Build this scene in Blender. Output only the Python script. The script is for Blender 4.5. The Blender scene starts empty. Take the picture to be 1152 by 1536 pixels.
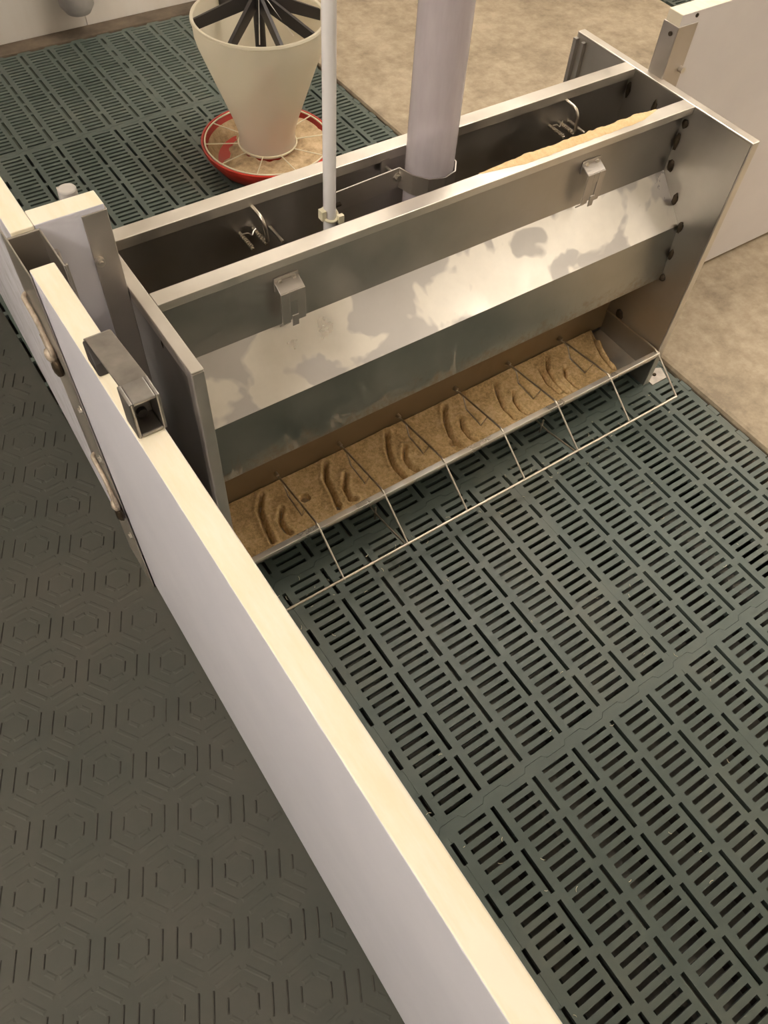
import bpy, bmesh, math, random
from mathutils import Vector, Matrix
random.seed(7)
S = bpy.context.scene
COL = S.collection

# ---------------------------------------------------------------- camera
cd = bpy.data.cameras.new('camera'); cam = bpy.data.objects.new('camera', cd); COL.objects.link(cam)
r = Vector((0.82840075, -0.55765894, 0.05261843)); u = Vector((0.43438005, 0.69888519, 0.56821956)); f = Vector((0.35364696, 0.44785711, -0.82119293))
M = Matrix((r, u, -f)).transposed().to_4x4(); M.translation = Vector((-0.28596, -0.81333, 1.53992))
cam.matrix_world = M
cd.sensor_fit = 'HORIZONTAL'; cd.sensor_width = 36; cd.lens = 36 * 1203.06 / 1152
cd.clip_start = 0.02; cd.clip_end = 60
S.camera = cam

# ---------------------------------------------------------------- exposure, world, lights
S.view_settings.view_transform = 'Standard'; S.view_settings.look = 'None'
S.view_settings.exposure = -0.04; S.view_settings.gamma = 1; S.view_settings.use_curve_mapping = False
W = bpy.data.worlds.new('world'); S.world = W; W.use_nodes = True
W.node_tree.nodes['Background'].inputs[0].default_value = (1, .9, .78, 1)
W.node_tree.nodes['Background'].inputs[1].default_value = 0.05
LAMPS = [(3.3, -3.3, 10), (1.6, .9, 14), (-1.9, -.5, 24), (3.7, -.2, 12)]   # x, y, watts down
UPW = 3.2     # added fill lights send this many times each lamp's power at the ceiling
CEIL = 2.6
LCOL = (1.0, .925, .835)

# ---------------------------------------------------------------- node helpers
def mat(name):
    m = bpy.data.materials.new(name); m.use_nodes = True
    return m, m.node_tree.nodes, m.node_tree.links, m.node_tree.nodes['Principled BSDF']
def noise(n, l, scale, detail=4, rough=.6, stretch=None, dist=0):
    tc = n.new('ShaderNodeTexCoord'); mp = n.new('ShaderNodeMapping'); t = n.new('ShaderNodeTexNoise')
    if stretch: mp.inputs['Scale'].default_value = stretch
    l.new(tc.outputs['Object'], mp.inputs[0]); l.new(mp.outputs[0], t.inputs['Vector'])
    t.inputs['Scale'].default_value = scale; t.inputs['Detail'].default_value = detail; t.inputs['Roughness'].default_value = rough; t.inputs['Distortion'].default_value = dist
    return t.outputs['Fac']
def ramp(n, l, src, stops):
    cr = n.new('ShaderNodeValToRGB'); e = cr.color_ramp.elements
    while len(e) < len(stops): e.new(.5)
    for i, (p, c) in enumerate(stops):
        e[i].position = p; e[i].color = (*c, 1) if len(c) == 3 else c
    l.new(src, cr.inputs[0]); return cr.outputs[0]
def mr(n, l, src, a, b, c, d):
    x = n.new('ShaderNodeMapRange'); l.new(src, x.inputs[0])
    for i, v in enumerate((a, b, c, d)): x.inputs[i+1].default_value = v
    return x.outputs[0]
def bump(n, l, src, P, strength, dist=.002):
    b = n.new('ShaderNodeBump'); b.inputs['Strength'].default_value = strength; b.inputs['Distance'].default_value = dist
    l.new(src, b.inputs['Height']); l.new(b.outputs[0], P.inputs['Normal']); return b
def plain(name, col, rough=.5, metal=0., var=.0, scale=20, bumpv=0):
    m, n, l, P = mat(name); P.inputs['Roughness'].default_value = rough; P.inputs['Metallic'].default_value = metal
    if var:
        f_ = noise(n, l, scale); lo = tuple(c*(1-var) for c in col); hi = tuple(min(1, c*(1+var)) for c in col)
        l.new(ramp(n, l, f_, [(.3, lo), (.7, hi)]), P.inputs['Base Color'])
        if bumpv: bump(n, l, f_, P, bumpv)
    else: P.inputs['Base Color'].default_value = (*col, 1)
    return m
def mix_shader(n, l, fac, a, b):
    x = n.new('ShaderNodeMixShader'); l.new(fac, x.inputs[0]); l.new(a, x.inputs[1]); l.new(b, x.inputs[2])
    l.new(x.outputs[0], n['Material Output'].inputs[0]); return x

def steel(name, base=(.50, .475, .44), rough=.40, dust=0., dcol=(.40, .34, .26), dscale=6, dlo=.5, dhi=.62, zr=None):
    """brushed stainless sheet, optional dusty patches (diffuse) above a noise threshold, optional height band zr"""
    m, n, l, P = mat(name); P.inputs['Metallic'].default_value = 1
    a = noise(n, l, 9, 5, .6)
    l.new(ramp(n, l, a, [(.25, tuple(c*.88 for c in base)), (.75, tuple(c*1.1 for c in base))]), P.inputs['Base Color'])
    l.new(mr(n, l, a, .3, .7, rough*.8, rough*1.25), P.inputs['Roughness'])
    b = noise(n, l, 6, 2, .5, (2, 90, 90)); bump(n, l, b, P, .05, .0006)
    if dust:
        d = n.new('ShaderNodeBsdfPrincipled'); d.inputs['Roughness'].default_value = .8
        d.inputs['Base Color'].default_value = (*dcol, 1)
        g = noise(n, l, dscale, 3.2, .5, None, .3)
        fac = mr(n, l, g, dlo, dhi, 0, dust)
        if zr:
            tc = n.new('ShaderNodeTexCoord'); sp = n.new('ShaderNodeSeparateXYZ'); l.new(tc.outputs['Object'], sp.inputs[0])
            g2 = noise(n, l, 26, 6, .75)
            ad = n.new('ShaderNodeMath'); ad.operation = 'MULTIPLY_ADD'; l.new(g2, ad.inputs[0]); ad.inputs[1].default_value = zr[2]; l.new(sp.outputs['Z'], ad.inputs[2])
            fac = mr(n, l, ad.outputs[0], zr[0], zr[1], dust, 0)
            sc = noise(n, l, 30, 6, .8, (1, 1, .35), .8)
            band = mr(n, l, sp.outputs['Z'], .325, .385, .085, 0)
            ad2 = n.new('ShaderNodeMath'); ad2.operation = 'ADD'; l.new(sc, ad2.inputs[0]); l.new(band, ad2.inputs[1])
            spk = mr(n, l, ad2.outputs[0], .64, .70, 0, .7)
            mxc = n.new('ShaderNodeMix'); mxc.data_type = 'RGBA'; l.new(spk, mxc.inputs['Factor']); mxc.inputs['A'].default_value = (*dcol, 1); mxc.inputs['B'].default_value = (.46, .42, .35, 1); l.new(mxc.outputs['Result'], d.inputs['Base Color'])
            mxm = n.new('ShaderNodeMath'); mxm.operation = 'MAXIMUM'; l.new(fac, mxm.inputs[0]); l.new(spk, mxm.inputs[1]); fac = mxm.outputs[0]
        mix_shader(n, l, fac, P.outputs[0], d.outputs[0])
    return m

MT = {}
MT['steel'] = steel('stainless_steel')
MT['steel_rim'] = steel('stainless_steel_rim', (.72, .68, .62), .42, .5, (.55, .49, .40), 12, .4, .75)
MT['steel_dusty'] = steel('stainless_steel_dusty', (.5, .475, .44), .42, .5, (.36, .31, .24), 5, .45, .75)
MT['steel_slope'] = steel('stainless_steel_smudged', (.76, .725, .66), .34, .62, (.40, .38, .375), 8, .50, .535)
MT['steel_splash'] = steel('stainless_steel_splashed', (.42, .41, .37), .36, .75, (.30, .23, .14), zr=(.392, .435, .20))
MT['steel_throat'] = steel('stainless_steel_feed_coated', (.35, .28, .18), .5, .85, (.20, .135, .065), 5, .2, .4)
MT['steel_trough'] = steel('stainless_steel_trough', (.70, .66, .60), .30, .4, (.50, .40, .28), 14, .45, .6)
MT['alu'] = steel('aluminium', (.56, .52, .48), .42, .3, (.42, .37, .31), 8, .4, .8)
MT['bolt'] = plain('bolt_steel', (.72, .68, .62), .3, 1)
MT['wire'] = plain('wire_steel', (.62, .56, .47), .32, 1, .2, 30)
MT['weld'] = plain('weld_burn', (.055, .038, .022), .55, .6, .5, 60)
MT['grip'] = plain('grip_steel', (.40, .38, .36), .40, 1, .2, 25)
MT['rubber'] = plain('dark_rubber', (.035, .03, .028), .6)

m, n, l, P = mat('white_board_skin'); MT['skin'] = m
a = noise(n, l, 5, 5, .6); l.new(ramp(n, l, a, [(.3, (.61, .605, .68)), (.7, (.68, .67, .74))]), P.inputs['Base Color']); P.inputs['Roughness'].default_value = .33
m, n, l, P = mat('warm_white_board_skin'); MT['skin_warm'] = m
a = noise(n, l, 5, 5, .6); l.new(ramp(n, l, a, [(.3, (.70, .66, .66)), (.7, (.76, .72, .71))]), P.inputs['Base Color']); P.inputs['Roughness'].default_value = .4
m, n, l, P = mat('dirty_board_skin'); MT['skin_dirty'] = m
a = noise(n, l, 14, 5, .7); l.new(ramp(n, l, a, [(.34, (.46, .45, .48)), (.58, (.62, .61, .67))]), P.inputs['Base Color']); P.inputs['Roughness'].default_value = .5
m, n, l, P = mat('cream_core'); MT['core'] = m
a = noise(n, l, 8, 6, .7, (6, 1, 1)); l.new(ramp(n, l, a, [(.35, (.78, .69, .51)), (.6, (.81, .745, .61))]), P.inputs['Base Color']); P.inputs['Roughness'].default_value = .55

m, n, l, P = mat('green_plastic_slat'); MT['slat'] = m
a = noise(n, l, 2.2, 6, .65); b = noise(n, l, 60, 4, .7)
c1 = ramp(n, l, a, [(.3, (.062, .084, .071)), (.52, (.088, .112, .096)), (.75, (.14, .148, .118))])
l.new(c1, P.inputs['Base Color']); l.new(mr(n, l, b, .3, .7, .38, .58), P.inputs['Roughness']); bump(n, l, b, P, .25, .001)
m, n, l, P = mat('green_slat_dirty'); MT['slat_dirty'] = m
a = noise(n, l, 3, 6, .7)
l.new(ramp(n, l, a, [(.35, (.030, .040, .028)), (.6, (.05, .06, .042)), (.8, (.09, .075, .045))]), P.inputs['Base Color']); P.inputs['Roughness'].default_value = .8
m, n, l, P = mat('tread_mat'); MT['mat'] = m
a = noise(n, l, 3.2, 6, .7); b = noise(n, l, 45, 5, .7)
l.new(ramp(n, l, a, [(.3, (.040, .044, .035)), (.5, (.052, .052, .041)), (.75, (.068, .062, .049))]), P.inputs['Base Color'])
P.inputs['Roughness'].default_value = .78; bump(n, l, b, P, .2, .001)
MT['mat_rib_shade'] = plain('tread_rib_shade', (.036, .033, .025), .8, 0, .35, 30)  # darker rib colour paints in the thin shadows of the strokes
m, n, l, P = mat('concrete'); MT['conc'] = m
a = noise(n, l, 3.5, 8, .7); b = noise(n, l, 18, 8, .75)
mx = n.new('ShaderNodeMath'); mx.operation = 'ADD'; l.new(a, mx.inputs[0]); l.new(b, mx.inputs[1])
hf = mr(n, l, mx.outputs[0], .6, 1.4, 0, 1)
l.new(ramp(n, l, hf, [(.25, (.27, .215, .150)), (.5, (.385, .310, .215)), (.75, (.48, .40, .29))]), P.inputs['Base Color'])
P.inputs['Roughness'].default_value = .72; bump(n, l, b, P, .3, .003)
MT['kerb'] = plain('dirty_kerb', (.13, .098, .068), .85, 0, .5, 9, .4)
MT['pit'] = plain('pit_slurry', (.035, .026, .018), .7, 0, .4, 7)
MT['beam'] = plain('beam_dirty', (.17, .16, .135), .85, 0, .45, 18)
m, n, l, P = mat('wall_panel'); MT['wall'] = m
a = noise(n, l, 2, 6, .6, (3, 3, .6)); l.new(ramp(n, l, a, [(.3, (.66, .60, .52)), (.7, (.74, .70, .64))]), P.inputs['Base Color']); P.inputs['Roughness'].default_value = .35
MT['room'] = plain('room_paint', (.84, .80, .73), .7)
MT['ceil'] = plain('ceiling_paint', (.88, .85, .79), .75)

m, n, l, P = mat('feed_meal'); MT['feed'] = m
a = noise(n, l, 16, 8, .75); b = noise(n, l, 140, 3, .8)
mx = n.new('ShaderNodeMath'); mx.operation = 'ADD'; l.new(a, mx.inputs[0]); l.new(b, mx.inputs[1])
hf = mr(n, l, mx.outputs[0], .65, 1.35, 0, 1)
l.new(ramp(n, l, hf, [(.2, (.46, .30, .13)), (.5, (.68, .47, .22)), (.8, (.82, .61, .34))]), P.inputs['Base Color'])
P.inputs['Roughness'].default_value = .9; bump(n, l, mx.outputs[0], P, .5, .003)
m, n, l, P = mat('feed_fresh'); MT['feed2'] = m
a = noise(n, l, 60, 6, .8)
l.new(ramp(n, l, a, [(.3, (.62, .42, .20)), (.7, (.84, .62, .36))]), P.inputs['Base Color']); P.inputs['Roughness'].default_value = .95; bump(n, l, a, P, .6, .003)

m, n, l, P = mat('feed_crumbled'); MT['feed3'] = m
a = noise(n, l, 22, 8, .75)
l.new(ramp(n, l, a, [(.32, (.26, .18, .10)), (.5, (.52, .38, .22)), (.7, (.72, .56, .36))]), P.inputs['Base Color']); P.inputs['Roughness'].default_value = .95; bump(n, l, a, P, .6, .004)
MT['feed_shaded'] = plain('feed_in_hopper', (.16, .11, .055), .95, 0, .3, 30, .4)  # feed colour darkened to imitate the shade deep in the hopper
MT['hook'] = plain('dull_hook', (.42, .35, .28), .5, .3, .4, 60)
MT['red'] = plain('red_plastic', (.52, .035, .018), .34, 0, .15, 6)
MT['black'] = plain('black_plastic', (.022, .018, .017), .45)
MT['pvc'] = plain('white_pvc', (.72, .70, .70), .35)
MT['ties'] = plain('cream_nylon', (.75, .69, .5), .45)
MT['grey_cast'] = plain('grey_cast', (.42, .39, .36), .5, 0, .2, 10)
MT['concbolt'] = plain('zinc_plate', (.55, .50, .44), .5, .5, .2, 40)
m, n, l, P = mat('translucent_hopper'); MT['trans'] = m
P.inputs['Roughness'].default_value = .35; P.inputs['Base Color'].default_value = (.86, .82, .70, 1)
tr = n.new('ShaderNodeBsdfTranslucent'); tr.inputs[0].default_value = (.92, .88, .76, 1)
m1 = n.new('ShaderNodeMixShader'); m1.inputs[0].default_value = .45; l.new(P.outputs[0], m1.inputs[1]); l.new(tr.outputs[0], m1.inputs[2])
tp = n.new('ShaderNodeBsdfTransparent'); tp.inputs[0].default_value = (.95, .92, .85, 1)
m2 = n.new('ShaderNodeMixShader'); m2.inputs[0].default_value = .30; l.new(m1.outputs[0], m2.inputs[1]); l.new(tp.outputs[0], m2.inputs[2]); l.new(m2.outputs[0], n['Material Output'].inputs[0])
m, n, l, P = mat('clear_tube'); MT['clear'] = m
P.inputs['Roughness'].default_value = .12; P.inputs['Base Color'].default_value = (.72, .67, .69, 1); 
tp = n.new('ShaderNodeBsdfTransparent'); tp.inputs[0].default_value = (.90, .87, .90, 1)
a = noise(n, l, 5, 4, .6, (5, 5, 1)); fc = mr(n, l, a, .3, .75, .66, .52)
lw = n.new('ShaderNodeLayerWeight'); lw.inputs[0].default_value = .35
sb = n.new('ShaderNodeMath'); sb.operation = 'MULTIPLY_ADD'; l.new(lw.outputs['Facing'], sb.inputs[0]); sb.inputs[1].default_value = -.35; l.new(fc, sb.inputs[2]); sb.use_clamp = True
mix_shader(n, l, sb.outputs[0], P.outputs[0], tp.outputs[0])
m, n, l, P = mat('lamp_glow'); MT['glow'] = m
P.inputs['Emission Color'].default_value = (*LCOL, 1); P.inputs['Emission Strength'].default_value = 5

# ---------------------------------------------------------------- mesh helpers
def link(name, bm, mats, parent=None, smooth=None, bevel=0):
    me = bpy.data.meshes.new(name); bmesh.ops.recalc_face_normals(bm, faces=bm.faces) ; bm.to_mesh(me); bm.free()
    for m_ in (mats if isinstance(mats, (list, tuple)) else [mats]): me.materials.append(MT[m_])
    o = bpy.data.objects.new(name, me); COL.objects.link(o)
    if parent is not None:
        o.parent = parent; o.matrix_parent_inverse = Matrix.Translation(-Vector(parent.location))
    if smooth is not None: me.shade_smooth(); me.set_sharp_from_angle(angle=math.radians(smooth))
    if bevel:
        md = o.modifiers.new('bevel', 'BEVEL'); md.width = bevel; md.segments = 2; md.limit_method = 'ANGLE'; md.angle_limit = math.radians(40)
    return o
def thing(name, label, cat, loc=(0, 0, 0), group=None):
    o = bpy.data.objects.new(name, None); COL.objects.link(o); o.location = loc; o.empty_display_size = .05
    return tag(o, label, cat, group)
def tag(o, label, cat, group=None):
    o['label'] = label; o['category'] = cat
    if group: o['group'] = group
    return o
def struct(name, bm, mats, **k):
    o = link(name, bm, mats, **k); o['kind'] = 'structure'; return o
def box(bm, x0, x1, y0, y1, z0, z1, mi=0, taper=0):
    t = taper
    v = [bm.verts.new(c) for c in ((x0+0, y0+t, z0), (x1, y0+t, z0), (x1, y1-t, z0), (x0, y1-t, z0), (x0, y0, z1), (x1, y0, z1), (x1, y1, z1), (x0, y1, z1))]
    fs = []
    for q in ((3, 2, 1, 0), (4, 5, 6, 7), (0, 1, 5, 4), (1, 2, 6, 5), (2, 3, 7, 6), (3, 0, 4, 7)):
        fc = bm.faces.new([v[i] for i in q]); fc.material_index = mi; fs.append(fc)
    return fs
def prism_x(bm, pts, x0, x1, mi=0):
    """closed polygon pts in (y,z) extruded along x"""
    a = [bm.verts.new((x0, y, z)) for y, z in pts]; b = [bm.verts.new((x1, y, z)) for y, z in pts]
    bm.faces.new(a).material_index = mi; bm.faces.new(b[::-1]).material_index = mi
    for i in range(len(pts)):
        j = (i+1) % len(pts); bm.faces.new((a[i], b[i], b[j], a[j])).material_index = mi
def prism_z(bm, pts, z0, z1, mi=0):
    a = [bm.verts.new((x, y, z0)) for x, y in pts]; b = [bm.verts.new((x, y, z1)) for x, y in pts]
    bm.faces.new(a).material_index = mi; bm.faces.new(b[::-1]).material_index = mi
    for i in range(len(pts)):
        j = (i+1) % len(pts); bm.faces.new((a[i], b[i], b[j], a[j])).material_index = mi
def prism_y(bm, pts, y0, y1, mi=0):
    a = [bm.verts.new((x, y0, z)) for x, z in pts]; b = [bm.verts.new((x, y1, z)) for x, z in pts]
    bm.faces.new(a).material_index = mi; bm.faces.new(b[::-1]).material_index = mi
    for i in range(len(pts)):
        j = (i+1) % len(pts); bm.faces.new((a[i], b[i], b[j], a[j])).material_index = mi
def offset_poly(pts, t):
    """open polyline -> closed ribbon of thickness t (offset to the left)"""
    P_ = [Vector(p) for p in pts]; out = []
    for i, p in enumerate(P_):
        d1 = (P_[i]-P_[i-1]).normalized() if i else None; d2 = (P_[i+1]-P_[i]).normalized() if i < len(P_)-1 else None
        if d1 is None: nn = Vector((-d2.y, d2.x)); k = 1
        elif d2 is None: nn = Vector((-d1.y, d1.x)); k = 1
        else:
            n1 = Vector((-d1.y, d1.x)); n2 = Vector((-d2.y, d2.x)); nn = (n1+n2).normalized(); k = 1/max(.35, nn.dot(n1))
        out.append(p + nn*t*k)
    return [tuple(p) for p in P_] + [tuple(p) for p in out[::-1]]
def sheet_x(bm, pts, x0, x1, t, mi=0): prism_x(bm, offset_poly(pts, t), x0, x1, mi)
def tube(bm, pts, rad, seg=10, closed=False, mi=0):
    P_ = [Vector(p) for p in pts]; n_ = len(P_); rings = []
    rr = rad if isinstance(rad, (list, tuple)) else [rad]*n_
    d0 = (P_[1]-P_[0]).normalized(); up = Vector((0, 0, 1)) if abs(d0.z) < .9 else Vector((1, 0, 0))
    for i in range(n_):
        if closed: d = (P_[(i+1) % n_]-P_[i-1]).normalized()
        else: d = ((P_[min(i+1, n_-1)]-P_[i]).normalized() + (P_[i]-P_[max(i-1, 0)]).normalized()).normalized()
        s = d.cross(up).normalized(); up = s.cross(d).normalized()
        rings.append([bm.verts.new(P_[i] + rr[i]*(math.cos(a)*s + math.sin(a)*up)) for a in [2*math.pi*k/seg for k in range(seg)]])
    m_ = n_ if closed else n_-1
    for i in range(m_):
        A, B = rings[i], rings[(i+1) % n_]
        for k in range(seg): bm.faces.new((A[k], A[(k+1) % seg], B[(k+1) % seg], B[k])).material_index = mi
    if not closed: bm.faces.new(rings[0][::-1]).material_index = mi; bm.faces.new(rings[-1]).material_index = mi
def rnd(pts, rad, n_=4):
    """round the corners of an open polyline"""
    P_ = [Vector(p) for p in pts]; out = [P_[0]]
    for i in range(1, len(P_)-1):
        a = (P_[i-1]-P_[i]); b = (P_[i+1]-P_[i]); q = min(rad, a.length*.45, b.length*.45)
        p0 = P_[i]+a.normalized()*q; p1 = P_[i]+b.normalized()*q
        for k in range(n_+1):
            t = k/n_; out.append(p0*(1-t)**2 + P_[i]*2*t*(1-t) + p1*t*t)
    return out + [P_[-1]]
def cyl(bm, c, axis, rad, h, seg=20, mi=0):
    a = Vector(axis).normalized(); c = Vector(c); tube(bm, [c, c+a*h], rad, seg, mi=mi)
def lathe(bm, prof, seg=64, c=(0, 0), closed=False, mi=0):
    rings = []
    for rr, z in prof:
        rings.append([bm.verts.new((c[0]+rr*math.cos(2*math.pi*k/seg), c[1]+rr*math.sin(2*math.pi*k/seg), z)) for k in range(seg)])
    m_ = len(prof) if closed else len(prof)-1
    for i in range(m_):
        A, B = rings[i], rings[(i+1) % len(prof)]
        for k in range(seg): bm.faces.new((A[k], A[(k+1) % seg], B[(k+1) % seg], B[k])).material_index = mi
def blob(bm, c, s, seg=8):
    b = bmesh.ops.create_uvsphere(bm, u_segments=seg, v_segments=6, radius=1)
    for v in b['verts']:
        j = 1 + random.uniform(-.15, .15); v.co = Vector((c[0]+v.co.x*s[0]*j, c[1]+v.co.y*s[1]*j, c[2]+v.co.z*s[2]*j))
def bolt_head(bm, c, axis, rad=.006, h=.005):
    cyl(bm, c, axis, rad*1.5, h*.3, 16); cyl(bm, Vector(c)+Vector(axis)*h*.3, axis, rad, h, 6)
N = bmesh.new

# ================================================================ THE SETTING
PX = .1022; X0 = .0714; PY = .6125; Y0 = -.008; T = .016
def slat_field(bm, k0, k1, rows, xl=None, notch_right=False):
    """slatted plastic floor: ladders k0..k1, panel rows (row r spans Y0+r*PY-PY .. Y0+r*PY)"""
    for rw in rows:
        top = Y0 + rw*PY; bot = top - PY; g_ = .00035
        for k in range(k0, k1):
            xa = X0 + k*PX; xb = xa+PX
            # two rails beside the long slot, one at either side of the ladder
            l0 = xa+.0045; l1 = xa+.0215; r0 = xb-.0180; r1 = xb-.0045
            box(bm, l0, l1, bot+.0185, top-.0185, -T, 0); box(bm, r0, r1, bot+.0185, top-.0185, -T, 0)
            # cross bars
            ys = [top - .021 - .02040*i for i in range(29)]
            prev = top-.0185
            for y in ys:
                s0 = y+.0043; s1 = y-.0043
                if prev - s0 > .001: box(bm, l1, r0, s0, prev, -T, 0, 0, .0012)
                prev = s1
            box(bm, l1, r0, bot+.0185, prev, -T, 0, 0, .0)
            # end strips with a toothed seam
            sx = (xb-xa)
            for (ye, sg) in ((top, 1), (bot, -1)):
                off = .0045
                yi = ye - sg*.0185
                q = [(xa, ye-sg*g_+off), (xa+sx*.38, ye-sg*g_+off), (xa+sx*.46, ye-sg*g_-off), (xa+sx*.90, ye-sg*g_-off), (xa+sx*.98, ye-sg*g_+off), (xb, ye-sg*g_+off)]
                pl = q + [(xb, yi), (xa, yi)]
                if sg < 0: pl = pl[::-1]
                prism_z(bm, pl[::-1], -T, 0)
        for k in range(k0, k1+1):
            xc = X0 + k*PX
            ends = k % 6 == 0
            if ends:   # joint of two panels: short dashes
                br = []
                e = [top-.0185]
                yy = top
                segs = [(top - .1022*(i+.5) - .0 + .0215, top - .1022*(i+.5) - .0215) for i in range(6)]
                prev = top-.0185
                for a_, b_ in segs:
                    box(bm, xc-.0045, xc-.0002, a_, prev, -T, 0); box(bm, xc+.0002, xc+.0045, a_, prev, -T, 0); prev = b_
                box(bm, xc-.0045, xc-.0002, bot+.0185, prev, -T, 0); box(bm, xc+.0002, xc+.0045, bot+.0185, prev, -T, 0)
            else:
                cs = [.1005, .2025, .3045, .406, .5085]
                if k % 6 == 2: cs = [.1005, .2005, .272, .3395, .405, .5085]
                for c_ in cs: box(bm, xc-.0045, xc+.0045, top-c_-.0077, top-c_+.0077, -T, 0)
bm = N(); slat_field(bm, -2, 12, [-2, -1, 0, 1, 2, 3, 4]); 
# toothed outer edge against the concrete
for rw in range(-2, 5):
    for i in range(6):
        yc = Y0 + rw*PY - .1022*(i+.5)
        box(bm, X0+12*PX-.0036, X0+12*PX+.009, yc-.018, yc+.018, -T, 0)
struct('floor', bm, 'slat')
bm = N(); slat_field(bm, 28, 33, [1, 2, 3]); struct('floor_far_pen', bm, 'slat')
# dirt packed into the slots of the last row by the wall, pit and beams below
bm = N(); box(bm, X0-2*PX, X0+12*PX, Y0+3*PY+.02, Y0+4*PY-.02, -.02, -.0045); struct('floor_packed_dirt', bm, 'slat_dirty')
bm = N(); box(bm, -3, 5, -4, 3, -.62, -.60); struct('floor_pit', bm, 'pit')
bm = N()
for xb_ in (.25, .95): box(bm, xb_, xb_+.07, -2, 2.4, -.12, -.0185)
for yb_ in (-1.45, -1.0, -.42, .2, .80, 1.42): box(bm, -.2, 1.3, yb_, yb_+.05, -.16, -.1205)
for xb_ in (.10, .42, .68, 1.18): box(bm, xb_, xb_+.03, -2, 2.4, -.30, -.27)
for k in range(0, 8):
    xa = X0+k*PX; y0_, y1_ = -1.9, (-.22 if k < 5 else -.38 - .09*(k-5))
    box(bm, xa+.034, xa+.076, y0_, y1_, -.055, -.034)
struct('beam', bm, 'beam')
# aisle: solid tread panels with a raised 45 degree diamond rib pattern
bm = N(); box(bm, -3.0, X0-2*PX-.0036, -3.5, 2.5, -.03, 0)
def rib(p0, p1, w=.0042, h=.0018, mi=0):
    dr = (p1-p0).normalized(); nn = Vector((-dr.y, dr.x))*w
    vs = [bm.verts.new((v.x, v.y, -.0005)) for v in (p0-nn, p1-nn, p1+nn, p0+nn)]
    a_, b_ = p0+dr*.005, p1-dr*.005; n2 = nn*.3
    vt = [bm.verts.new((v.x, v.y, h)) for v in (a_-n2, b_-n2, b_+n2, a_+n2)]
    bm.faces.new(vt).material_index = mi
    for k in range(4): bm.faces.new((vs[k], vs[(k+1) % 4], vt[(k+1) % 4], vt[k])).material_index = mi
PT = .119; A64 = math.radians(64)
e1 = Vector((math.cos(A64-math.pi/2), math.sin(A64-math.pi/2)))*PT; e2 = Vector((math.cos(A64-math.pi/6), math.sin(A64-math.pi/6)))*PT
for i in range(-22, 23):
    for j in range(-22, 23):
        c = e1*i + e2*j + Vector((-.60, -.2))
        if c.x > -.03 or c.x < -1.5 or c.y < -1.7 or c.y > 1.9: continue
        for ap in (.0475, .0245):
            hs = ap/math.sqrt(3)
            for q in range(6):
                a = A64 - math.pi/2 + q*math.pi/3; n_ = Vector((math.cos(a), math.sin(a))); t_ = Vector((-n_.y, n_.x))
                p0 = c+n_*ap-t_*hs*.93; p1 = c+n_*ap+t_*hs*.93
                if max(p0.x, p1.x) > -.155: continue
                rib(p0, p1, *((.0021, .0021, 1) if q % 3 == 0 else (.0062, .0008, 0)))  # strokes in one direction carry the painted shade colour
struct('floor_aisle', bm, ['mat', 'mat_rib_shade'])
# concrete walkway
bm = N(); box(bm, 1.322, X0+28*PX-.006, -4, 2.52, -.3, 0); struct('floor_concrete', bm, 'conc', bevel=.012)
bm = N(); box(bm, X0+33*PX, 5, -4, 2.52, -.3, 0); struct('floor_concrete_far', bm, 'conc')
bm = N(); box(bm, -3, 1.31, 2.447, 2.53, -.3, .004); struct('trim_1', bm, 'kerb', bevel=.003)
# room
bm = N(); box(bm, -3.2, 5.2, 2.535, 2.6, -.3, CEIL); struct('wall_back', bm, 'wall')
bm = N(); box(bm, -3.2, 5.2, -4.2, -4.1, -.3, CEIL); struct('wall_front', bm, 'room')
bm = N(); box(bm, -3.1, -3.0, -4.1, 2.535, -.3, CEIL); struct('wall_left', bm, 'room')
bm = N(); box(bm, 5.0, 5.1, -4.1, 2.535, -.3, CEIL); struct('wall_right', bm, 'room')
bm = N(); box(bm, -3.2, 5.2, -4.2, 2.6, CEIL, CEIL+.05); struct('ceiling', bm, 'ceil')
bm = N()
for x in (-.2, .22, .68, 1.28): box(bm, x, x+.004, 2.531, 2.5352, 0.0, 1.2)
struct('trim_2', bm, 'wall')

# ceiling lamps (each holds its own light)
for i, (lx, ly, pw) in enumerate(LAMPS):
    t = thing('ceiling_light', ['long ceiling lamp above the near right of the pen', 'long ceiling lamp above the round feeder side', 'long ceiling lamp above the aisle at the left', 'long ceiling lamp over the concrete walkway at the right'][i], 'lamp', (lx, ly, CEIL), 'ceiling lamps')
    bm = N(); box(bm, lx-.09, lx+.09, ly-.65, ly+.65, CEIL-.05, CEIL-.001); link('housing', bm, 'pvc', t)
    bm = N(); prism_y(bm, [(lx-.07, CEIL-.051), (lx-.045, CEIL-.085), (lx+.045, CEIL-.085), (lx+.07, CEIL-.051)], ly-.62, ly+.62); link('diffuser', bm, 'glow', t)
    ld = bpy.data.lights.new('lamp_light', 'AREA'); ld.shape = 'RECTANGLE'; ld.size = .3; ld.size_y = 1.25; ld.energy = pw; ld.color = LCOL
    lo = bpy.data.objects.new('lamp_light', ld); COL.objects.link(lo); lo.location = (lx, ly, CEIL-.1)
    ld = bpy.data.lights.new('fill_uplight', 'AREA'); ld.shape = 'RECTANGLE'; ld.size = .5; ld.size_y = 1.25; ld.energy = pw*UPW; ld.color = LCOL  # added fill under each lamp, brightens the ceiling for soft bounce
    lo = bpy.data.objects.new('fill_uplight', ld); COL.objects.link(lo); lo.location = (lx, ly, CEIL-.42); lo.rotation_euler = (math.pi, 0, 0)

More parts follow.
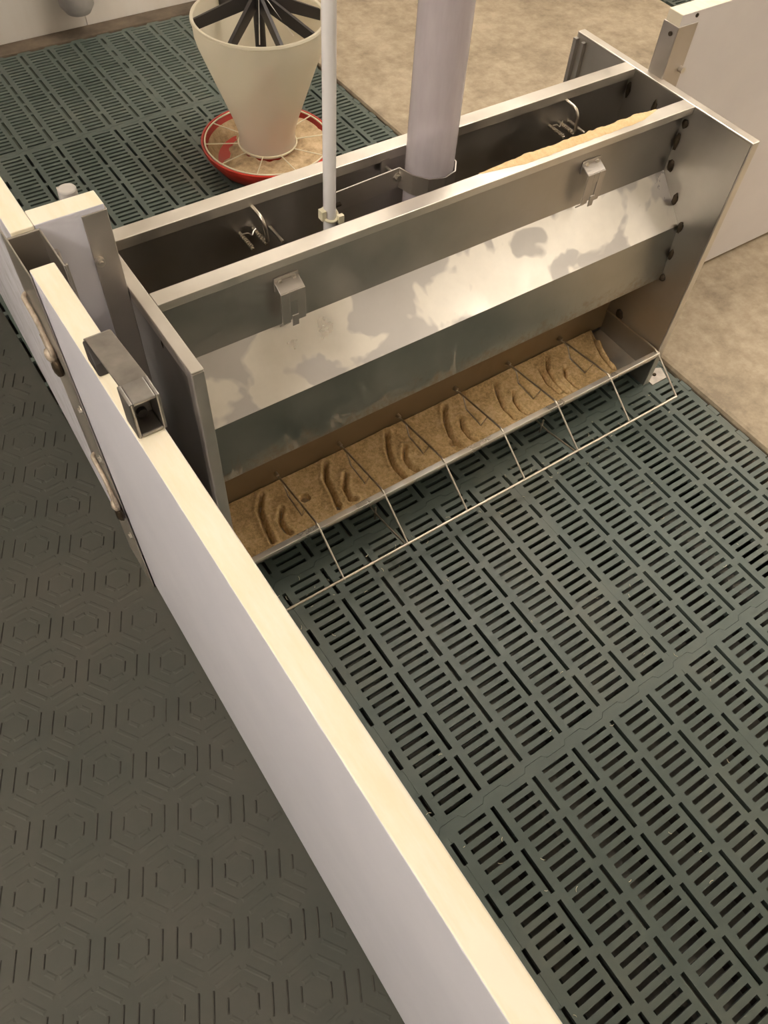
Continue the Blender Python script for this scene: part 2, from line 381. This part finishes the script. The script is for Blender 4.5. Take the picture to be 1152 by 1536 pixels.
# ================================================================ THE LONG STAINLESS FEEDER
L = 1.2; H = .6875; D = .522
F = thing('hog_feeder', 'long double-sided stainless steel feeder with open hopper and feed trough between the pens', 'feeder', (.6, .26, 0))
TH = .021
def mir(pts): return [(D-y, z) for y, z in pts][::-1]
# end panels: folded sheet with a wide rim
for side in (0, 1):
    x0, x1 = ((-TH, 0) if side == 0 else (L, L+TH))
    ep = N(); xi, xo = (x1, x0) if side == 0 else (x0, x1)
    xs = sorted((xi, xi + (-.003 if side == 0 else .003)))
    box(ep, xs[0], xs[1], 0.004, D-.004, .0, H-.004)
    o = link('end_panel', ep, 'steel_dusty', F)
    bm = N()
    # rim: returns of the sheet on top, front and rear
    box(bm, min(xi, xo), max(xi, xo), 0, D, H-.004, H); box(bm, min(xi, xo), max(xi, xo), 0, .0035, .0, H-.004); box(bm, min(xi, xo), max(xi, xo), D-.0035, D, .0, H-.004)
    lip = sorted((xo, xo + (.003 if side == 0 else -.003)))
    box(bm, lip[0], lip[1], .0035, .02, 0, H-.004); box(bm, lip[0], lip[1], D-.02, D-.0035, 0, H-.004); box(bm, lip[0], lip[1], .02, D-.02, H-.024, H-.004)
    link('panel_rim', bm, 'steel_rim', F, bevel=.0022)
    if side == 1:
        bm = N(); box(bm, L-.010, L-.0005, D-.010, D, .05, H-.012); box(bm, L-.010, L-.0005, D-.034, D-.026, .05, H-.012); link('panel_channel', bm, 'steel', F)
# hopper walls (front and rear are mirror images), t 2 mm
rim = [(.189, .668), (.189, .6875), (.157, .6875), (.157, .672), (.172, .670)]
for k, fn in enumerate((lambda p: p, mir)):
    def sheet(name, pts, m_, bev=0):
        bm = N(); sheet_x(bm, fn(pts), .0005, L-.0005, .002 if k == 0 else .002); link(name, bm, m_, F, bevel=bev)
    sheet('hopper_rim', rim, 'steel_rim', .0018)
    sheet('hopper_wall', [(.176, .684), (.176, .534)], 'steel')
    sheet('sloped_panel', [(.176, .534), (.088, .445)], 'steel_slope')
    sheet('lower_panel', [(.088, .445), (.0775, .305), (.13, .262)], 'steel_splash')
    sheet('throat_wall', [(.19, .30), (.19, .062)], 'steel_throat')
# trough: one stamped pan per side
for k, fn in enumerate((lambda p: p, mir)):
    bm = N(); sheet_x(bm, fn([(.19, .052), (.045, .050), (.012, .085), (.0045, .118)]), .001, L-.001, .002); link('trough', bm, 'steel_trough', F)
    bm = N(); sheet_x(bm, fn([(.0045, .118), (.0075, .1262), (-.0055, .1262), (-.0075, .121), (-.005, .112)]), .001, L-.001, .0015); link('trough_lip', bm, 'steel_trough', F, bevel=.0012)
# bolts of the hopper bottom hidden below; base rails
bm = N(); box(bm, 0, L, .2, .322, .035, .05); link('base_plate', bm, 'steel', F)
# divider wires at the trough, floor rod, supports
xw = [.1846, .3510, .5157, .6862, .8536, 1.0273]
def wires(sgn):
    Y = (lambda y: y) if sgn > 0 else (lambda y: D-y)
    for i, x in enumerate([.006] + xw + [L-.006]):
        bm = N(); end = i in (0, 7)
        tube(bm, rnd([(x, Y(.188), .098 if not end else .124), (x, Y(.165), .108 if not end else .126), (x, Y(.004), .1295), (x, Y(-.1017), .0555)], .008), .0024, 8)
        if not end:
            tube(bm, rnd([(x, Y(.165), .106), (x+.001, Y(.150), .104), (x+.0015, Y(.134), .0765), (x+.002, Y(.074), .0735), (x, Y(.058), .1215)], .003), .0019, 8)
            cyl(bm, (x, Y(.184), .108), (0, -sgn, 0), .0042, .010, 10)
            blob(bm, (x, Y(-.1017), .0555), (.004, .0045, .004))
        link('divider_wire', bm, 'wire', F, 60)
    bm = N(); tube(bm, [(.006, Y(-.1017), .0555), (L-.006, Y(-.1017), .0555)], .0034, 10); link('front_rod', bm, 'wire', F, 60)
    for x in (xw[1], xw[4]):
        bm = N(); tube(bm, rnd([(x-.004, Y(-.1017), .0525), (x-.004, Y(-.0), .030), (x-.004, Y(.06), .028)], .01), .0024, 8); tube(bm, [(x-.004, Y(.02), .004), (x-.004, Y(.02), .05)], .0024, 8)
        link('support_wire', bm, 'wire', F, 60)
wires(1); wires(-1)
# folded catch brackets on the front wall, with rivets
def bracket(x):
    y = .176
    bm = N()
    box(bm, x-.024, x+.024, y-.0035, y-.0005, .612, .640)
    prism_x(bm, [(y-.0035, .630), (y-.0035, .633), (y-.024, .622), (y-.024, .619)], x-.024, x+.024)
    for s in (-1, 1):
        xa, xb = sorted((x+s*.024, x+s*.007))
        box(bm, xa, xb, y-.026, y-.0235, .555, .6215)
    box(bm, x-.007, x+.007, y-.026, y-.0235, .600, .6215)
    # foot bent back to the wall
    prism_x(bm, [(y-.026, .555), (y-.0235, .555), (y-.012, .543), (y-.014, .541)], x-.024, x-.007)
    box(bm, x-.006, x+.007, y-.030, y-.0275, .548, .572)
    b = link('bracket', bm, 'alu', F, bevel=.001)
    for dx in (-.014, .014):
        bm = N(); bolt_head(bm, (x+dx, y-.0035, .632), (0, -1, 0), .0035, .0035); r_ = link('rivet', bm, 'bolt', b)
        r_.parent = b; r_.matrix_parent_inverse = b.matrix_world.inverted() if False else Matrix.Identity(4)
    return b
bracket(.234); bracket(.942)
# adjusting rods on the inner rear wall
def adjuster(x):
    yw_ = .344
    for dx, dz, ln in ((-.028, -.004, .052), (.000, -.004, .052), (.034, -.012, .050)):
        bm = N(); tube(bm, [(x+dx, yw_, .618+dz), (x+dx, yw_-ln, .616+dz)], .0034, 8)
        if dx < .01:
            for q in range(9): yy = yw_-.010-q*.0045; tube(bm, [(x+dx, yy, .6135), (x+dx, yy-.002, .6135)], .0046, 8)
        link('adjusting_rod', bm, 'wire', F, 50)
    bm = N(); tube(bm, rnd([(x-.004, yw_, .668), (x-.002, yw_-.040, .664), (x+.000, yw_-.050, .650), (x+.002, yw_-.050, .618)], .012), .0036, 10); link('adjusting_handle', bm, 'wire', F, 50)
    bm = N(); tube(bm, rnd([(x-.028, yw_-.012, .619), (x-.018, yw_-.014, .620), (x-.010, yw_-.016, .612), (x-.006, yw_-.012, .618), (x+.0, yw_-.012, .622)], .003), .0012, 6); link('wire_clip', bm, 'bolt', F, 50)
adjuster(.262); adjuster(1.008)
# burnt weld spots where sheets meet the end panel
def weld(x, y, z, dy, dz):
    bm = N(); blob(bm, (x, y, z), (.005, dy, dz)); return link('weld', bm, 'weld', F, 60)
for y, z, dy, dz in ((.166, .646, .008, .010), (.170, .605, .007, .020), (.163, .552, .009, .014), (.121, .494, .007, .014), (.081, .444, .007, .015), (.076, .374, .006, .014), (.074, .308, .009, .010), (.15, .135, .012, .016), (.12, .27, .014, .007)):
    weld(L-.001, y, z, dy, dz)
for y, z in ((.336, .640), (.255, .638), (.212, .645), (.235, .60)): weld(L-.001, y, z, .006, .018)
weld(-TH-.001, .247, .661, .007, .020); weld(-TH-.001, .243, .60, .004, .014)
weld(.001, .169, .60, .006, .018)
# zinc foot plate at the right end
bm = N(); prism_z(bm, [(L+.022, -.012), (L+.075, -.012), (L+.088, .022), (L+.022, .055)], .0003, .0035); fp = link('foot_plate', bm, 'concbolt', F)
bm = N(); cyl(bm, (L+.052, .012, .0034), (0, 0, 1), .005, .003, 10); o = link('screw', bm, 'weld', fp); o.matrix_parent_inverse = Matrix.Identity(4)

# feed in the trough ------------------------------------------------------------
gro = [[(.142, .172), (.118, .135), (.107, .092), (.103, .049)], [(.161, .121), (.143, .095), (.137, .063), (.142, .050)]]
GR = []
for b in range(7):
    base = b*.1685 - (0.0 if b else 0)
    for gi, gl in enumerate(gro):
        GR.append([(x+base+random.uniform(-.004, .004), y+random.uniform(-.004, .004)) for x, y in gl])
    if b in (5,): GR.append([(.10+base, .150), (.085+base, .10), (.09+base, .06)])
DIV = [(.219, .117, .012), (.60, .066, .010), (.272, .060, .008)]
def segd(px, py, a, b):
    dx, dy = b[0]-a[0], b[1]-a[1]; t = max(0, min(1, ((px-a[0])*dx+(py-a[1])*dy)/(dx*dx+dy*dy))); return math.hypot(px-a[0]-t*dx, py-a[1]-t*dy)
from mathutils import noise as mn
def feed_z(x, y):
    z = .0672 + .0035*mn.noise(Vector((x*9, y*9, 0))) + .0012*mn.noise(Vector((x*70, y*70, 3)))
    z += .006*max(0, (y-.15)/.04) + .004*max(0, (.05-y)/.04)
    for gl in GR:
        if abs(gl[0][0]-x) > .08: continue
        dm = min(segd(x, y, gl[i], gl[i+1]) for i in range(len(gl)-1))
        z -= .0165*math.exp(-(dm/.0042)**2) - .0035*math.exp(-((dm-.010)/.005)**2)
    for cx, cy, rr in DIV:
        dd = math.hypot(x-cx, y-cy); 
        if dd < rr*1.6: z -= .030*max(0, 1-(dd/rr)**4) 
    e = x - (1.155 - .10*((.19-y)/.19)**.7*0 - .055*((.19-y)/.19) + .012*mn.noise(Vector((x*20, y*25, 9))))
    if e > 0: z -= e*1.6
    return max(z, .0505)
bm = N(); nx, ny = 460, 72; gv = []
for i in range(nx+1):
    x = .002 + (L-.004)*i/nx; row = []
    for j in range(ny+1):
        t = j/ny; y = .0135 + (.187-.0135)*t; z = feed_z(x, y)
        if y < .047: z = max(z, .050+(.047-y)*1.05+.002)
        row.append(bm.verts.new((x, y, z)))
    gv.append(row)
for i in range(nx):
    for j in range(ny):
        if max(gv[i+a][j+b].co.z for a in (0, 1) for b in (0, 1)) <= .0522: continue
        bm.faces.new((gv[i][j], gv[i+1][j], gv[i+1][j+1], gv[i][j+1]))
bmesh.ops.delete(bm, geom=[v for v in bm.verts if not v.link_faces], context='VERTS')
fo = link('trough_feed', bm, 'feed', None, 60); fo['kind'] = 'stuff'; tag(fo, 'tan meal feed with snout grooves lying in the trough of the long steel feeder', 'feed')
# feed spilled on the rim
bm = N(); n1 = 150; prev = None
for i in range(n1+1):
    x = .655 + (1.118-.655)*i/n1; t = i/n1; hgt = .0075*min(1, t*5)*min(1, (1-t)*9) * (.8+.5*mn.noise(Vector((x*28, 0, 0)))+.3*mn.noise(Vector((x*90, 4, 0))))
    y1 = .1905+.003*mn.noise(Vector((x*50, 2, 2))); wd = .020*min(1, t*4+.15)*min(1, (1-t)*6+.2)
    cur = [bm.verts.new(c) for c in ((x, y1, H-.001), (x, y1-wd*.1, H+hgt), (x, y1-wd*.5, H+hgt*.85), (x, y1-wd, H+.0004))]
    if prev:
        for q in range(3): bm.faces.new((prev[q], cur[q], cur[q+1], prev[q+1]))
    prev = cur
fo = link('spilled_feed', bm, 'feed2', None, 70); fo['kind'] = 'stuff'; tag(fo, 'ridge of light orange feed spilled along the front rim of the steel hopper', 'feed')
# feed inside the hopper
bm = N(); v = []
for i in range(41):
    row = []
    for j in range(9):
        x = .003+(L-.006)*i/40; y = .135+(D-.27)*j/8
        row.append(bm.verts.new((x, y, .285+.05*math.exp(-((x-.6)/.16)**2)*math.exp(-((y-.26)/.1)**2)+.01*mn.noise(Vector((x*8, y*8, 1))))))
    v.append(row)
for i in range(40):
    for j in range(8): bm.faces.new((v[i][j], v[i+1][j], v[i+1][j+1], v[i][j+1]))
fo = link('hopper_feed', bm, 'feed_shaded', None, 60); fo['kind'] = 'stuff'; tag(fo, 'brown feed lying deep in the dark steel hopper below the clear tube', 'feed')

# ================================================================ TUBE, CLAMP, POLE
TX, TY, TR = .610, .281, .0465
bm = N(); lathe(bm, [(TR, .46), (TR, CEIL-.02), (TR-.003, CEIL-.02), (TR-.003, .46)], 48, (TX, TY), True)
tag(link('feed_tube', bm, 'clear', None, 40), 'wide clear lavender-tinted plastic drop tube standing upright in the steel hopper', 'tube')
K = thing('tube_clamp', 'folded steel strap clamp around the foot of the clear tube reaching to the white pole', 'clamp', (.55, .3, .64))
def strap(bm, pts, z0, z1, t=.0025): prism_z(bm, offset_poly(pts, t), z0, z1)
bm = N()
ang = [198, 233, 268, 303, 338, 10]
strap(bm, [(.392, .288), (.551, .296)] + [(TX+.0535*math.cos(math.radians(q)), TY+.0535*math.sin(math.radians(q))) for q in ang], .632, .672)
link('front_strap', bm, 'alu', K)
bm = N(); strap(bm, [(.535, .3315), (.560, .3335), (.63, .3345), (.655, .318), (.659, .29)], .640, .672); link('rear_strap', bm, 'alu', K)
bm = N(); bolt_head(bm, (.547, .297, .655), (0, -1, 0), .006, .006); cyl(bm, (.547, .297, .655), (0, 1, 0), .003, .04, 10); link('bolt', bm, 'bolt', K)
bm = N(); cyl(bm, (.392, .286, .648), (1, 0, 0), .004, .022, 10); link('screw', bm, 'weld', K)
PXC, PYC = .376, .262
bm = N(); lathe(bm, [(.0115, .40), (.0115, CEIL-.002), (.0085, CEIL-.002), (.0085, .40)], 28, (PXC, PYC), True)
tag(link('white_pole', bm, 'pvc', None, 40), 'thin white plastic pole rising from the steel hopper left of the clear tube', 'pole')
bm = N(); tube(bm, [(PXC+.0145*math.cos(a), PYC+.0145*math.sin(a), .654+.006*math.sin(a)) for a in [2*math.pi*q/24 for q in range(24)]], .003, 8, True)
box(bm, PXC+.009, PXC+.020, PYC-.018, PYC-.010, .641, .656); box(bm, PXC-.020, PXC-.011, PYC-.008, PYC+.006, .650, .668)
tag(link('cable_tie', bm, 'ties', None, 50), 'cream nylon tie fastening the white pole to the steel clamp strap', 'cable tie')

# ================================================================ PEN BOARDS
def lean(o, k=.010):
    for v in o.data.vertices: v.co.x += k*(1 - v.co.z/.837)
    return o

FX0, FX1, ZT, ZB = -.158, -.125, .837, .06
def board(bm, x0, x1, y0, y1, z0, z1, top=1):
    """foam board: cream cut edges (slot 1) on top and ends, white skin on the sides"""
    fs = box(bm, x0, x1, y0, y1, z0, z1)
    alongy = (y1-y0) > (x1-x0)
    fs[1].material_index = 1; fs[0].material_index = 1
    for i in ((2, 4) if alongy else (3, 5)): fs[i].material_index = 1
# side fence beyond the gate
A = thing('side_fence', 'white pen fence board with cream top running from the gate to the back wall', 'fence', (-.14, 1.3, 0))
bm = N(); board(bm, FX0, FX1, .218, 2.528, .004, ZT)
bm.verts.ensure_lookup_table()
for v in bm.verts:
    if v.co.z < .1: v.co.x += .008 if v.co.y < 1 else .083
link('board', bm, ['skin_dirty', 'core'], A, bevel=.0015)
# channel post that clasps the gate end
bm = N(); xl, xr = -.1665, -.1185
box(bm, xl+.002, xr-.002, .2135, .2175, .0, .832); box(bm, xl, xl+.0025, .125, .245, .0, .832); box(bm, xr-.0025, xr, .125, .2175, .0, .832)
box(bm, xr, xr+.004, .125, .129, .0, .832); 
G = thing('gate_post', 'upright folded steel channel post clasping the end of the near gate', 'post', (-.142, .17, 0)); lean(link('channel', bm, 'alu', G, bevel=.001))
bm = N(); tube(bm, [(-.1115, .203, 0), (-.1115, .203, .80)], .0055, 10); lean(link('guide_rod', bm, 'alu', G, 50))
def hook(zt, zb_, y):
    bm = N(); x = xl-.006
    tube(bm, rnd([(xl, y+.05, zt), (x, y+.045, zt), (x, y, zt-.01), (x, y-.028, zb_+.02), (x, y-.020, zb_), (x, y-.008, zb_), (x, y+.004, zb_+.03)], .008), .004, 8)
    blob(bm, (x-.002, y-.015, zb_+.004), (.008, .012, .014)); b2 = N(); blob(b2, (x, y-.020, zb_-.018), (.008, .014, .018)); lean(link('pin_end', b2, 'weld', G, 60)); return lean(link('hinge_hook', bm, 'hook', G, 60))
hook(.725, .655, .185); hook(.385, .30, .150)
for z, y in ((.434, .139), (.187, .142), (.56, .139)):
    bm = N(); bolt_head(bm, (xl, y, z), (-1, 0, 0), .005, .004); lean(link('bolt', bm, 'bolt', G))
# gate
A = thing('pen_gate', 'long white board gate with cream top edge in the foreground', 'gate', (-.147, -.6, 0))
bm = N(); board(bm, -.163, -.129, -1.75, .133, .003, ZT)
for v in bm.verts:
    if v.co.z < .1: v.co.x += .012 if v.co.y > 0 else -.003
link('board', bm, ['skin', 'core'], A, bevel=.002)
# latch handle lying on the gate
t = thing('gate_latch', 'grey folded metal handle clipped over the top of the near gate', 'handle', (-.143, -.13, ZT))
bm = N()
hp = [(-.057, .8372), (-.057, .868), (-.062, .874), (-.175, .893), (-.181, .893)]
box_ = box
prism_x(bm, offset_poly([(-.055, .838), (-.055, .866), (-.066, .874), (-.176, .893)], .0028), -.158, -.126)
link('strap', bm, 'grip', t, bevel=.001)
bm = N()   # open box end facing the camera side
x0, x1, y0, y1, z0, z1, w = -.161, -.126, -.205, -.172, .838, .893, .0045
box(bm, x0, x0+w, y0, y1, z0, z1); box(bm, x1-w, x1, y0, y1, z0, z1); box(bm, x0+w, x1-w, y0, y1, z0, z0+w); box(bm, x0+w, x1-w, y0, y1, z1-w, z1); box(bm, x0+w, x1-w, y1-w, y1, z0+w, z1-w)
link('socket', bm, 'grip', t, bevel=.0015)
bm = N(); cyl(bm, (-.1435, -.182, .849), (0, 1, 0), .006, .006, 14); link('knob', bm, 'rubber', t)
bm = N(); prism_x(bm, [(-.060, .8375), (-.060, .868), (-.072, .868), (-.088, .852), (-.094, .8375)], -.161, -.136); link('pad', bm, 'rubber', t, bevel=.002)
# stub partition between fence and feeder
A = thing('stub_partition', 'short white board with cream top joining the side fence to the steel feeder', 'partition', (-.07, .237, 0))
bm = N(); board(bm, FX1+.0005, -.024, .219, .256, ZB+.2, ZT); bm.faces.ensure_lookup_table(); link('board', bm, ['skin', 'core'], A, bevel=.0015)
bm = N(); box(bm, -.060, -.0225, .2165, .2188, .0, .829); box(bm, -.060, -.0225, .2562, .2585, .0, .829); box(bm, -.0238, -.0215, .2188, .2562, .0, .829)
c_ = link('end_channel', bm, 'alu', A, bevel=.001)
bm = N(); cyl(bm, (-.053, .2165, .752), (0, -1, 0), .0075, .007, 18); cyl(bm, (-.053, .2095, .752), (0, -1, 0), .004, .004, 12); o = link('bolt', bm, 'bolt', c_); o.matrix_parent_inverse = Matrix.Identity(4)
# pipe end behind it
bm = N(); tube(bm, [(-.052, .292, 0), (-.052, .292, .828)], .0135, 20); tag(link('pipe_post', bm, 'grey_cast', None, 50, .002), 'grey round pipe standing just behind the short white partition', 'pipe')
# right-hand board with channel end
A = thing('white_partition', 'large white board with cream top at the far right beyond the feeder', 'partition', (2.2, .29, 0))
bm = N(); board(bm, 1.2175, 3.4, .272, .310, .012, .8145); b_ = link('board', bm, ['skin_warm', 'core'], A, bevel=.0015)
bm = N(); box(bm, 1.2145, 1.272, .2695, .2718, .0, .792); box(bm, 1.2145, 1.272, .3102, .3125, .0, .792); box(bm, 1.2145, 1.2172, .2718, .3102, .0, .792)
c_ = link('end_channel', bm, 'alu', A, bevel=.001)
bm = N(); cyl(bm, (1.263, .2695, .700), (0, -1, 0), .0065, .010, 14); o = link('bolt', bm, 'bolt', c_); o.matrix_parent_inverse = Matrix.Identity(4)
bm = N(); cyl(bm, (1.2146, .285, .775), (-1, 0, 0), .0045, .003, 12); o = link('screw', bm, 'weld', c_); o.matrix_parent_inverse = Matrix.Identity(4)
bm = N(); cyl(bm, (1.262, .272, .806), (0, -1, 0), .004, .002, 12); o = link('screw', bm, 'weld', b_); o.matrix_parent_inverse = Matrix.Identity(4)

# ================================================================ ROUND FEEDER
cx, cy = .844, 1.403
Q = thing('round_feeder', 'round creep feeder with red pan and tall translucent cream cone hopper', 'feeder', (cx, cy, 0))
bm = N(); lathe(bm, [(.0, .002), (.145, .002), (.175, .012), (.205, .052), (.212, .068), (.212, .075), (.206, .076), (.201, .066), (.170, .018), (.143, .008), (.0, .008)], 80, (cx, cy))
bmesh.ops.remove_doubles(bm, verts=bm.verts, dist=1e-5); link('pan', bm, 'red', Q, 35)
bm = N(); lathe(bm, [(.0, .31), (.030, .295), (.050, .21), (.072, .11), (.072, .035), (.072, .012)], 48, (cx, cy)); bmesh.ops.remove_doubles(bm, verts=bm.verts, dist=1e-5); link('inner_cone', bm, 'red', Q, 35)
ZTOP = .445
pf = [(.189, ZTOP+.003), (.194, ZTOP+.004), (.196, ZTOP-.002), (.192, ZTOP-.006), (.190, .400), (.184, .375), (.102, .150), (.091, .110), (.089, .078), (.091, .060)]
bm = N(); lathe(bm, pf + [(a-.003, z) for a, z in pf[::-1]], 80, (cx, cy), True); link('cone_hopper', bm, 'trans', Q, 40)
bm = N()
tube(bm, [(cx+.200*math.cos(a), cy+.200*math.sin(a), .0745) for a in [2*math.pi*k/60 for k in range(60)]], .0028, 8, True)
tube(bm, [(cx+.0935*math.cos(a), cy+.0935*math.sin(a), .068) for a in [2*math.pi*k/40 for k in range(40)]], .0028, 8, True)
link('grille_ring', bm, 'ties', Q, 50)
for k in range(10):
    a = 2*math.pi*k/10+.27; bm = N()
    tube(bm, [(cx+.0935*math.cos(a), cy+.0935*math.sin(a), .068), (cx+.2*math.cos(a), cy+.2*math.sin(a), .0745)], .0018, 8); link('grille_spoke', bm, 'ties', Q, 50)
# black spider holding the cone: plates falling from the hub to the wall
hub = Vector((cx, cy, .505))
bm = N(); cyl(bm, (cx, cy, .30), (0, 0, 1), .016, .22, 16); cyl(bm, (cx, cy, .475), (0, 0, 1), .024, .05, 20); link('hub', bm, 'black', Q, 40)
for k in (155, 214, 262, 300, 350, 45, 100):
    a = math.radians(k); dv = Vector((math.cos(a), math.sin(a), 0)); nn = Vector((-dv.y, dv.x, 0))*.0022
    bm = N(); p = [hub+dv*.008+Vector((0, 0, .010)), hub+dv*.008+Vector((0, 0, -.032)), Vector((cx, cy, .410))+dv*.185, Vector((cx, cy, .440))+dv*.186]
    A_ = [bm.verts.new(q+nn*2.2) for q in p]; B_ = [bm.verts.new(q-nn*2.2) for q in p]
    bm.faces.new(A_); bm.faces.new(B_[::-1])
    for i in range(4): j = (i+1) % 4; bm.faces.new((A_[i], A_[j], B_[j], B_[i]))
    link('spider_arm', bm, 'black', Q)
bm = N(); cyl(bm, (cx+.012, cy-.01, .515), (0, 0, 1), .010, .022, 16); link('red_knob', bm, 'red', Q, 40)
for s in (-1, 1):
    bm = N(); tube(bm, [(cx+s*.006, cy-.02, .51), (cx+s*.055, cy-.10, .42)], .0016, 6); link('hanger_wire', bm, 'bolt', Q)
bm = N(); pr = None; n1 = 90
rings = []
for i in range(15):
    rr = .080+.112*i/14; ring = []
    for k in range(n1):
        a = 2*math.pi*k/n1; z = .048+.010*mn.noise(Vector((math.cos(a)*3, math.sin(a)*3, rr*14)))
        z += .014*math.cos(a+.9)*((rr-.09)/.1)
        if math.cos(a-2.4) > .55: z -= .02*(math.cos(a-2.4)-.55)/.45*2*(rr/.19)**2
        z += .009*(abs(math.sin(a*5))-.5)*(rr > .11)
        if math.cos(a-2.5) > .62: z -= .05*(math.cos(a-2.5)-.62)*(rr > .12)
        z = max(z, .0055, .0105+(rr-.16)*1.42)
        z = min(z, .062)
        ring.append(bm.verts.new((cx+rr*math.cos(a), cy+rr*math.sin(a), z)))
    rings.append(ring)
for i in range(14):
    for k in range(n1): bm.faces.new((rings[i][k], rings[i][(k+1) % n1], rings[i+1][(k+1) % n1], rings[i+1][k]))
fo = link('pan_feed', bm, 'feed3', None, 60); fo['kind'] = 'stuff'; tag(fo, 'pale crumbled feed lying in the red pan of the round feeder', 'feed')
# grey drinker on the back wall
bm = N(); lathe(bm, [(.0, .082), (.045, .084), (.062, .11), (.066, .22), (.066, .30), (.0, .30)], 40, (.64, 2.468)); bmesh.ops.remove_doubles(bm, verts=bm.verts, dist=1e-5)
tag(link('wall_drinker', bm, 'grey_cast', None, 50), 'grey rounded drinker fixed low on the white back wall', 'drinker')

# bits of straw and dried crumbs on the slats
bm = N()
for i in range(90):
    if i < 45: x, y = random.uniform(.05, 1.2), random.uniform(-.13, -.02)
    else: x, y = random.uniform(.0, 1.25), random.uniform(-1.1, -.1)
    a = random.uniform(0, 6.28); ln = random.uniform(.004, .011); pts = []
    for q in range(5):
        t = q/4-.5; pts.append((x+math.cos(a)*ln*t+math.sin(a)*ln*.6*t*t, y+math.sin(a)*ln*t-math.cos(a)*ln*.6*t*t, .0012+.001*random.random()))
    tube(bm, pts, .0005, 5)
fo = link('straw_bits', bm, 'ties'); fo['kind'] = 'stuff'; tag(fo, 'tiny pale curled straw bits scattered over the green slats', 'straw')
